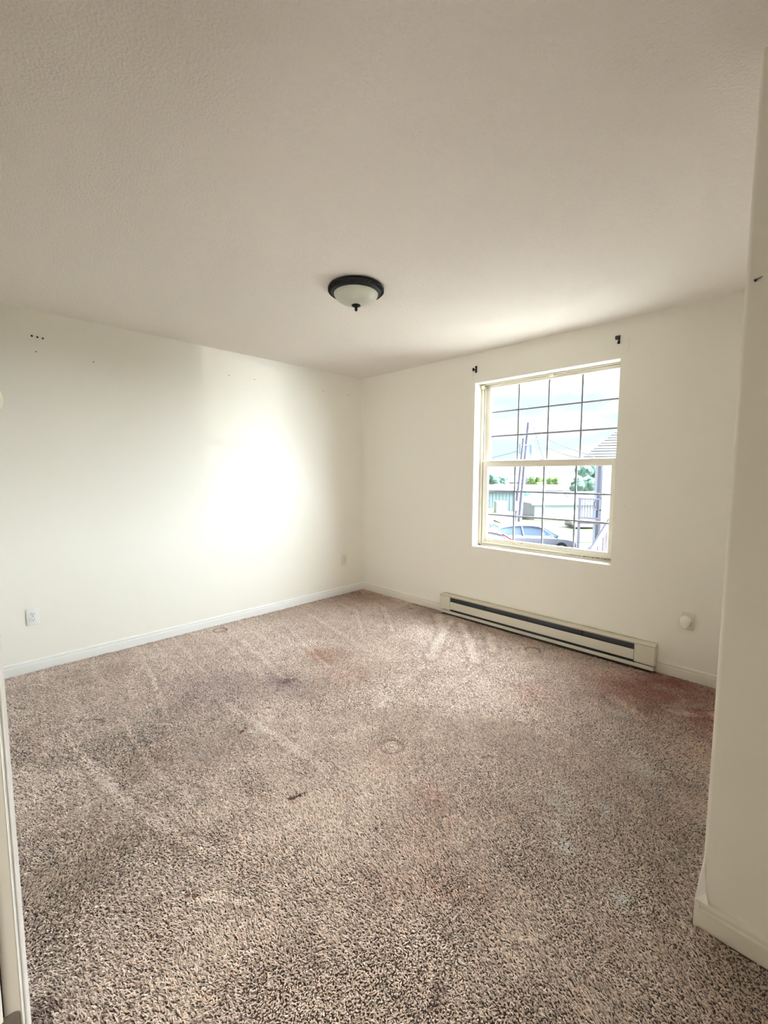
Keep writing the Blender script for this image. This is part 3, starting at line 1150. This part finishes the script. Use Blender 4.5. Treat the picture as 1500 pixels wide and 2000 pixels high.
t, top = pole(10.42, 33.0, 10.92, 5.25, .15, 'tallest utility pole with equipment at its top')
for zz, w_ in ((-.9, .9), (-1.7, .55)):
    bm = B()
    f_ = 1 + zz / top[2]
    bx(bm, top[0] * f_ - w_, top[0] * f_ + w_, -.14, -.04, top[2] + zz - .05, top[2] + zz + .05)
    a_ = obj('crossarm', bm, m_pole, t)
    for q in (-.9, -.45, .45, .9):
        bm = B()
        lathe(bm, [(0, 0), (.05, 0), (.06, .06), (.03, .09), (.05, .13), (0, .16)], (top[0] * f_ + q * w_, -.09, top[2] + zz + .05), 'Z', 10)
        obj('insulator', bm, mat('insulator_glass', (.25, .45, .5), .3), a_)
for q in (-.42, .42):
    bm = B()
    lathe(bm, [(0, 0), (.17, .02), (.18, .1), (.18, .62), (.15, .7), (0, .72)], (top[0] * .78 + q, -.05, top[2] * .70), 'Z', 16)
    obj('transformer', bm, mat('transformer_grey', (.30, .42, .55), .5), t, smooth=50)
t2, top2 = pole(9.85, 32.2, 10.32, 4.0, .12, 'shorter utility pole on the left of the cluster')
t3, top3 = pole(10.38, 34.2, 10.95, 3.3, .13, 'middle utility pole between the tall pole and the left one')
bm = B()
bx(bm, -.16, .16, -.30, -.12, 1.2, 1.9, .02)
obj('meter_box', bm, mat('transformer_grey', (.3, .4, .5)), t2)


def wire(label, a, b, sag, r=.018):
    bm = B()
    a, b = W(*a), W(*b)
    p = [a.lerp(b, k / 14) - Vector((0, 0, sag * 4 * (k / 14) * (1 - k / 14))) for k in range(15)]
    for x, y in zip(p, p[1:]):
        tube(bm, x - a, y - a, r, r, 6, caps=False)
    o = obj('power_line', bm, mat('cable_black', (.05, .08, .10), .5), mw=a)
    tag(o, label, 'cable', 'power lines from the pole')


wire('upper power line running right from the tall pole to the neighbour house', (10.95, 33, 4.9), (8.0, 16.9, 2.1), .15)
wire('lower power line running right from the tall pole to the neighbour house', (10.9, 33, 4.7), (7.6, 16.9, 2.0), .35)
wire('power line running left from the pole top out of the window view', (10.2, 33, 3.1), (-14, 42, 1.2), 1.2)
wire('short power line dropping from the pole crossarm to the mobile home', (11.3, 33, 4.9), (15.6, 39.5, .6), .4)
wire('cable looping down the right side of the tall pole', (11.5, 32.9, 4.2), (11.0, 32.9, 2.1), -.2)

# long metal warehouse --------------------------------------------
t = ything('warehouse', 'long low teal-grey metal warehouse across the road with a pale roof', 'building', 14, 64, -4.1)
bm = B()
bx(bm, -36, 20, 0, 14, 0, 3.0)
obj('wall', bm, m_warehouse, t)
bm = B()
prism(bm, [(-.5, 3.0), (-.5, 3.15), (7, 3.75), (14.5, 3.15), (14.5, 3.0)], (-36.5, 0, 0), (20.5, 0, 0), (0, 1, 0), (0, 0, 1))
obj('roof', bm, m_roofw, t)
bm = B()
bx(bm, -36.5, 20.5, -.56, -.5, 2.92, 3.1)
obj('fascia', bm, mat('fascia_dark', (.10, .10, .12), .6), t)
bm = B()
for k in range(112):
    x = -35.8 + k * .5
    bx(bm, x, x + .06, -.05, 0, 0, 2.95)
obj('wall_rib', bm, m_warehouse, t, stuff=True)
t = ything('utility_cabinet', 'small pale cabinet standing on the verge left of the poles', 'cabinet', 14.9, 55, -3.75)
bm = B()
bx(bm, -.7, .7, -.5, .5, 0, 1.7, .06)
obj('case', bm, m_siding, t)
bm = B()
bx(bm, -.60, .60, -.53, -.5, .15, 1.55, .01)
obj('door', bm, m_siding_b, t)

# far roofs
for (u0, u1, d, z0, z1, m, lab) in [(26, 32, 110, -4, -1.0, m_roofw, 'far pale shed roof above the warehouse at the left'),
                                    (41, 50, 120, -4, .4, m_siding, 'far low white building behind the trees at right of centre'),
                                    (48, 56, 130, -4, -1.0, mat('rose_roof', (.18, .10, .09), .8), 'far rose roofed building near the right trees'),
                                    (30.2, 38, 150, -4, .9, m_siding_b, 'far bluish building on the skyline at the left')]:
    t = ything('far_building', lab, 'building', (u0 + u1) / 2, d, z0)
    hw = (u1 - u0) / 2
    bm = B()
    bx(bm, -hw, hw, 0, 8, 0, (z1 - z0) * .75)
    obj('wall', bm, m_siding, t)
    bm = B()
    prism(bm, [(-.6, (z1 - z0) * .75), (4, z1 - z0 + .6), (8.6, (z1 - z0) * .75)], (-hw - .4, 0, 0), (hw + .4, 0, 0), (0, 1, 0), (0, 0, 1))
    obj('roof', bm, m, t)

# mobile home ------------------------------------------------------
t = ything('mobile_home', 'low white lap-sided home with a pale grey roof and two dishes', 'building', 16.3, 36.2, GZ)
L0, L1 = -3.6, 7.0
bm = B()
bx(bm, L0, L1, 0, 4.2, 0, 1.50)
obj('wall', bm, m_siding, t)
for k in range(9):
    bm = B()
    z = .165 * k
    prism(bm, [(0, z), (-.05, z), (-.012, z + .165), (0, z + .165)], (L0 - .01, 0, 0), (L1, 0, 0), (0, 1, 0), (0, 0, 1))
    obj('siding_board', bm, m_siding, t)
bm = B()
vs = [bm.verts.new(v) for v in ((L0 - .4, -.35, 1.46), (L1 + .3, -.35, 1.46), (L1 + .3, 4.5, 1.46), (L0 - .4, 4.5, 1.46),
                                (L0 + 1.2, 2.1, 2.35), (L1, 2.1, 2.45))]
for f in ((0, 1, 5, 4), (1, 2, 5), (2, 3, 4, 5), (3, 0, 4), (3, 2, 1, 0)):
    bm.faces.new([vs[i] for i in f])
obj('roof', bm, mat('grey_roof', (.085, .10, .125), .8), t)
bm = B()
bx(bm, L0 - .4, L1 + .3, -.42, -.35, 1.34, 1.47)
obj('gutter', bm, mat('gutter_shadow', (.28, .30, .36), .6), t)
for (u, d, lab) in ((13.75, 36.9, 'left satellite dish on the low home roof'), (15.55, 36.9, 'right satellite dish on the low home roof')):
    t = ything('satellite_dish', lab, 'satellite dish', u, d, GZ + 1.75)
    bm = B()
    pr = [(0, .10), (.15, .085), (.30, .045), (.36, 0), (.36, -.012), (.30, .03), (.15, .07), (0, .085)]
    lathe(bm, pr, (0, 0, 0), 'Y', 28)
    bmesh.ops.rotate(bm, verts=bm.verts, cent=(0, 0, 0), matrix=Matrix.Rotation(-.35, 3, 'X'))
    bmesh.ops.translate(bm, verts=bm.verts, vec=(0, 0, .42))
    obj('dish', bm, mat('dish_grey', (.26, .32, .44), .5), t, smooth=40)
    bm = B()
    tube(bm, (0, .05, -.10), (0, .05, .45), .03, .03, 8)
    obj('mast', bm, m_pole, t)
    bm = B()
    tube(bm, (0, -.02, .20), (0, -.45, .30), .018, .018, 6)
    bx(bm, -.05, .05, -.52, -.42, .26, .38)
    obj('feed_arm', bm, m_pole, t)

# white truck partly hidden
t = ything('box_truck', 'white truck with a green door parked beside the mobile home', 'truck', 13.9, 41.6, GZ)
bm = B()
bx(bm, -.35, 1.7, 0, 1.9, .45, 2.35, .08)
obj('box', bm, m_siding, t)
bm = B()
prism(bm, [(.9, .45), (.9, 2.0), (1.3, 2.0), (1.9, 1.35), (2.3, 1.25), (2.4, .45)], (0, .1, 0), (0, 1.8, 0), (1, 0, 0), (0, 0, 1))
obj('cab', bm, m_siding, t)
bm = B()
bx(bm, -.25, .22, -.03, 0, 1.1, 2.1, .02)
obj('door', bm, mat('green_door', (.10, .40, .28), .5), t)
for x in (.15, 1.75):
    bm = B()
    lathe(bm, [(0, -.12), (.22, -.12), (.42, -.1), (.46, -.03), (.46, .08), (.3, .12), (0, .12)], (x + .2, .05, .44), 'Y', 24)
    wh = obj('wheel', bm, m_tyre, t, smooth=40)
    bm = B()
    lathe(bm, [(0, -.14), (.24, -.14), (.25, -.12)], (x + .2, .05, .44), 'Y', 18)
    obj('hub_cap', bm, mat('hub_silver', (.5, .5, .5)), wh)

# trees ------------------------------------------------------------
def blob_crown(bm, r, n, seed, flat=.8):
    q = random.Random(seed)
    for k in range(n):
        a, b = q.random() * 2 * PI, q.uniform(-.5, 1)
        rr = r * (.35 + .5 * q.random())
        c = Vector((math.cos(a) * rr * math.sqrt(max(0, 1 - b * b * .6)), math.sin(a) * rr, b * r * flat * .7))
        m = bmesh.ops.create_icosphere(bm, subdivisions=2, radius=r * q.uniform(.20, .40))
        for v in m['verts']:
            v.co = c + v.co * (1 + .35 * (q.random() - .5))


def tree(u, d, z0, h, r, m, lab, seed):
    t = ything('tree', lab, 'tree', u, d, z0, group='trees beyond the warehouse')
    bm = B()
    tube(bm, (0, 0, 0), (.1, 0, h * .5), h * .035, h * .02, 8)
    obj('trunk', bm, mat('bark', (.2, .16, .12), .9), t)
    bm = B()
    blob_crown(bm, r, 34, seed)
    bmesh.ops.translate(bm, verts=bm.verts, vec=(0, 0, h - r * .8))
    obj('crown', bm, m, t)


for args in [(22.5, 92, -4.3, 5.6, 1.9, m_leaf2, 'far left green tree above the warehouse roof', 1),
             (26.2, 95, -4.3, 5.2, 1.3, m_leaf2, 'small tree just left of the utility poles', 2),
             (32.4, 92, -4.3, 5.3, 1.9, m_leaf, 'yellow-green tree between the utility poles and the centre window bar', 3),
             (36.6, 93, -4.3, 5.1, 1.5, m_leaf, 'yellow-green tree just right of the centre window bar', 4),
             (27.0, 58, -4.0, 5.2, 1.9, m_leaf2, 'larger blue-green tree beside the neighbour house', 6),
             (38.4, 80.5, -4.1, 7.3, 2.7, m_leaf2, 'tallest blue-green tree touching the neighbour house', 7)]:
    tree(*args)

# neighbour house with deck -----------------------------------------
HU, HDp, HA = 8.95, 18.0, -.43


def hthing(name, label, cat, x, y, z):
    c, s_ = math.cos(HA), math.sin(HA)
    return ything(name, label, cat, HU + x * c - y * s_, HDp + x * s_ + y * c, z, rz=HA)


t = hthing('neighbour_house', 'neighbour house with pale lap siding and a light shingle roof, right of the view', 'house', 0, 0, GZ)
bm = B()
bx(bm, 0, 5.2, 0, 6, 0, 4.45)
obj('wall', bm, m_siding_b, t)
for k in range(26):
    bm = B()
    z = .05 + .17 * k
    prism(bm, [(0, z), (-.035, z), (-.008, z + .17), (0, z + .17)], (-.01, 0, 0), (5.2, 0, 0), (0, 1, 0), (0, 0, 1))
    obj('siding_board', bm, m_siding_b, t)
bm = B()
bx(bm, .12, .50, -.06, -.03, 3.10, 4.05)
f_ = obj('window', bm, mat('house_window', (.20, .26, .38), .2), t)
for zz in (3.05, 4.05):
    bm = B()
    bx(bm, .07, .55, -.08, -.03, zz, zz + .05)
    obj('window_trim', bm, m_siding, f_)
bm = B()
bx(bm, -.05, .06, -.05, .05, .0, 4.45)
obj('corner_board', bm, m_rail, t)
# roof slope facing the viewer; its left rake climbs away to the right
rf0, rf1 = Vector((-.85, -.6, 4.36)), Vector((2.03, 3.36, 7.02))
bm = B()
vs = [bm.verts.new(v) for v in (rf0, (6, -.6, 4.36), (6, 3.36, 7.02), rf1)]
bm.faces.new(vs)
e = bmesh.ops.extrude_face_region(bm, geom=bm.faces[:])
bmesh.ops.translate(bm, verts=[v for v in e['geom'] if isinstance(v, bmesh.types.BMVert)], vec=(0, 0, -.12))
roof = obj('roof', bm, m_shingle, t)
for k in range(22):
    f0, f1 = k / 22, (k + 1) / 22
    a = rf0.lerp(rf1, f0)
    b = rf0.lerp(rf1, f1)
    bm = B()
    q = [bm.verts.new(v) for v in ((a.x - .02, a.y, a.z + .045), (6, a.y, a.z + .045), (6, b.y, b.z + .012), (b.x - .02, b.y, b.z + .012),
                                   (a.x - .02, a.y, a.z), (6, a.y, a.z))]
    bm.faces.new((q[0], q[1], q[2], q[3]))
    bm.faces.new((q[4], q[5], q[1], q[0]))
    bm.faces.new((q[4], q[0], q[3]))
    obj('shingle_course', bm, m_shingle if k % 2 else mat('shingle_grey', (.065, .065, .07), .85), roof)

t = hthing('deck', 'raised wooden deck with baluster railing at the neighbour house', 'deck', -.12, -1.22, GZ)
bm = B()
bx(bm, -.62, 1.4, 0, 1.12, 1.94, 2.06)
obj('deck_floor', bm, m_wood, t)
for x in (-.56, .90):
    bm = B()
    bx(bm, x - .05, x + .05, .0, .1, 0, 2.98)
    obj('post', bm, m_rail, t)
for zz in (2.14, 2.90):
    bm = B()
    bx(bm, -.62, .95, .01, .07, zz, zz + .06)
    obj('rail', bm, m_rail, t)
for k in range(14):
    bm = B()
    x = -.47 + k * .100
    bx(bm, x - .016, x + .016, .02, .06, 2.16, 2.92)
    obj('baluster', bm, m_rail, t)
t = hthing('patio_chair', 'round-backed dark metal chair standing on the neighbour deck', 'chair', .12, -.70, GZ + 2.06)
bm = B()
pr_ = [(.26 * math.cos(2 * PI * k / 20), .26 * math.sin(2 * PI * k / 20) + .62) for k in range(20)]
for k in range(20):
    a, b = pr_[k], pr_[(k + 1) % 20]
    tube(bm, (a[0], .2, a[1]), (b[0], .2, b[1]), .014, .014, 6)
obj('back_hoop', bm, m_black, t)
for x in (-.12, 0, .12):
    bm = B()
    tube(bm, (x, .2, .40), (x, .2, .84), .009, .009, 6)
    obj('back_bar', bm, m_black, t)
bm = B()
lathe(bm, [(0, .40), (.23, .40), (.24, .42), (0, .43)], (0, 0, 0), 'Z', 20)
obj('seat', bm, m_black, t)
for x, y in ((-.17, -.17), (.17, -.17), (-.17, .17), (.17, .17)):
    bm = B()
    tube(bm, (x, y, 0), (x * .9, y * .9, .41), .012, .012, 6)
    obj('leg', bm, m_black, t)

t = ything('porch_post', 'thick white porch post at the right edge of the window view', 'post', 5.17, 10.0, GZ)
bm = B()
bx(bm, -.075, .075, -.075, .075, 0, 4.12, .01)
obj('shaft', bm, m_siding, t)
bm = B()
bx(bm, -.11, .11, -.11, .11, 0, .25, .01)
obj('foot', bm, m_siding, t)
bm = B()
bx(bm, -.08, 3.0, -.08, .08, 4.12, 4.20, .01)
obj('beam', bm, m_siding, t)
t = ything('stair_rail', 'slanting wooden stair rail with upright boards in front of the porch post', 'railing', 4.78, 9.6, GZ)
A_, Bp = Vector((-.62, 0, 1.30)), Vector((.30, 0, 2.90))
bm = B()
prism(bm, [(-.05, -.05), (.05, -.05), (.05, .03), (-.05, .03)], A_, Bp, (.85, 0, -.5), (0, 1, 0))
obj('handrail', bm, m_rail, t)
for k in range(8):
    f_ = (k + .6) / 8.4
    p_ = A_.lerp(Bp, f_)
    bm = B()
    bx(bm, p_.x - .045, p_.x + .045, .02, .05, 0, p_.z - .04)
    obj('board', bm, m_wood if k % 2 else m_rail, t)
bm = B()
bx(bm, .30, .40, -.03, .07, 0, 3.05)
obj('newel_post', bm, m_rail, t)
t = ything('concrete_steps', 'low grey concrete steps beyond the lawn by the deck', 'steps', 14.4, 31.0, GZ + .16)
for k in range(2):
    bm = B()
    bx(bm, -.9, 1.2, -k * .35 - .3, 1.0, 0 if k == 0 else 0, .34 - .17 * k, .02)
    obj('step', bm, m_conc, t)
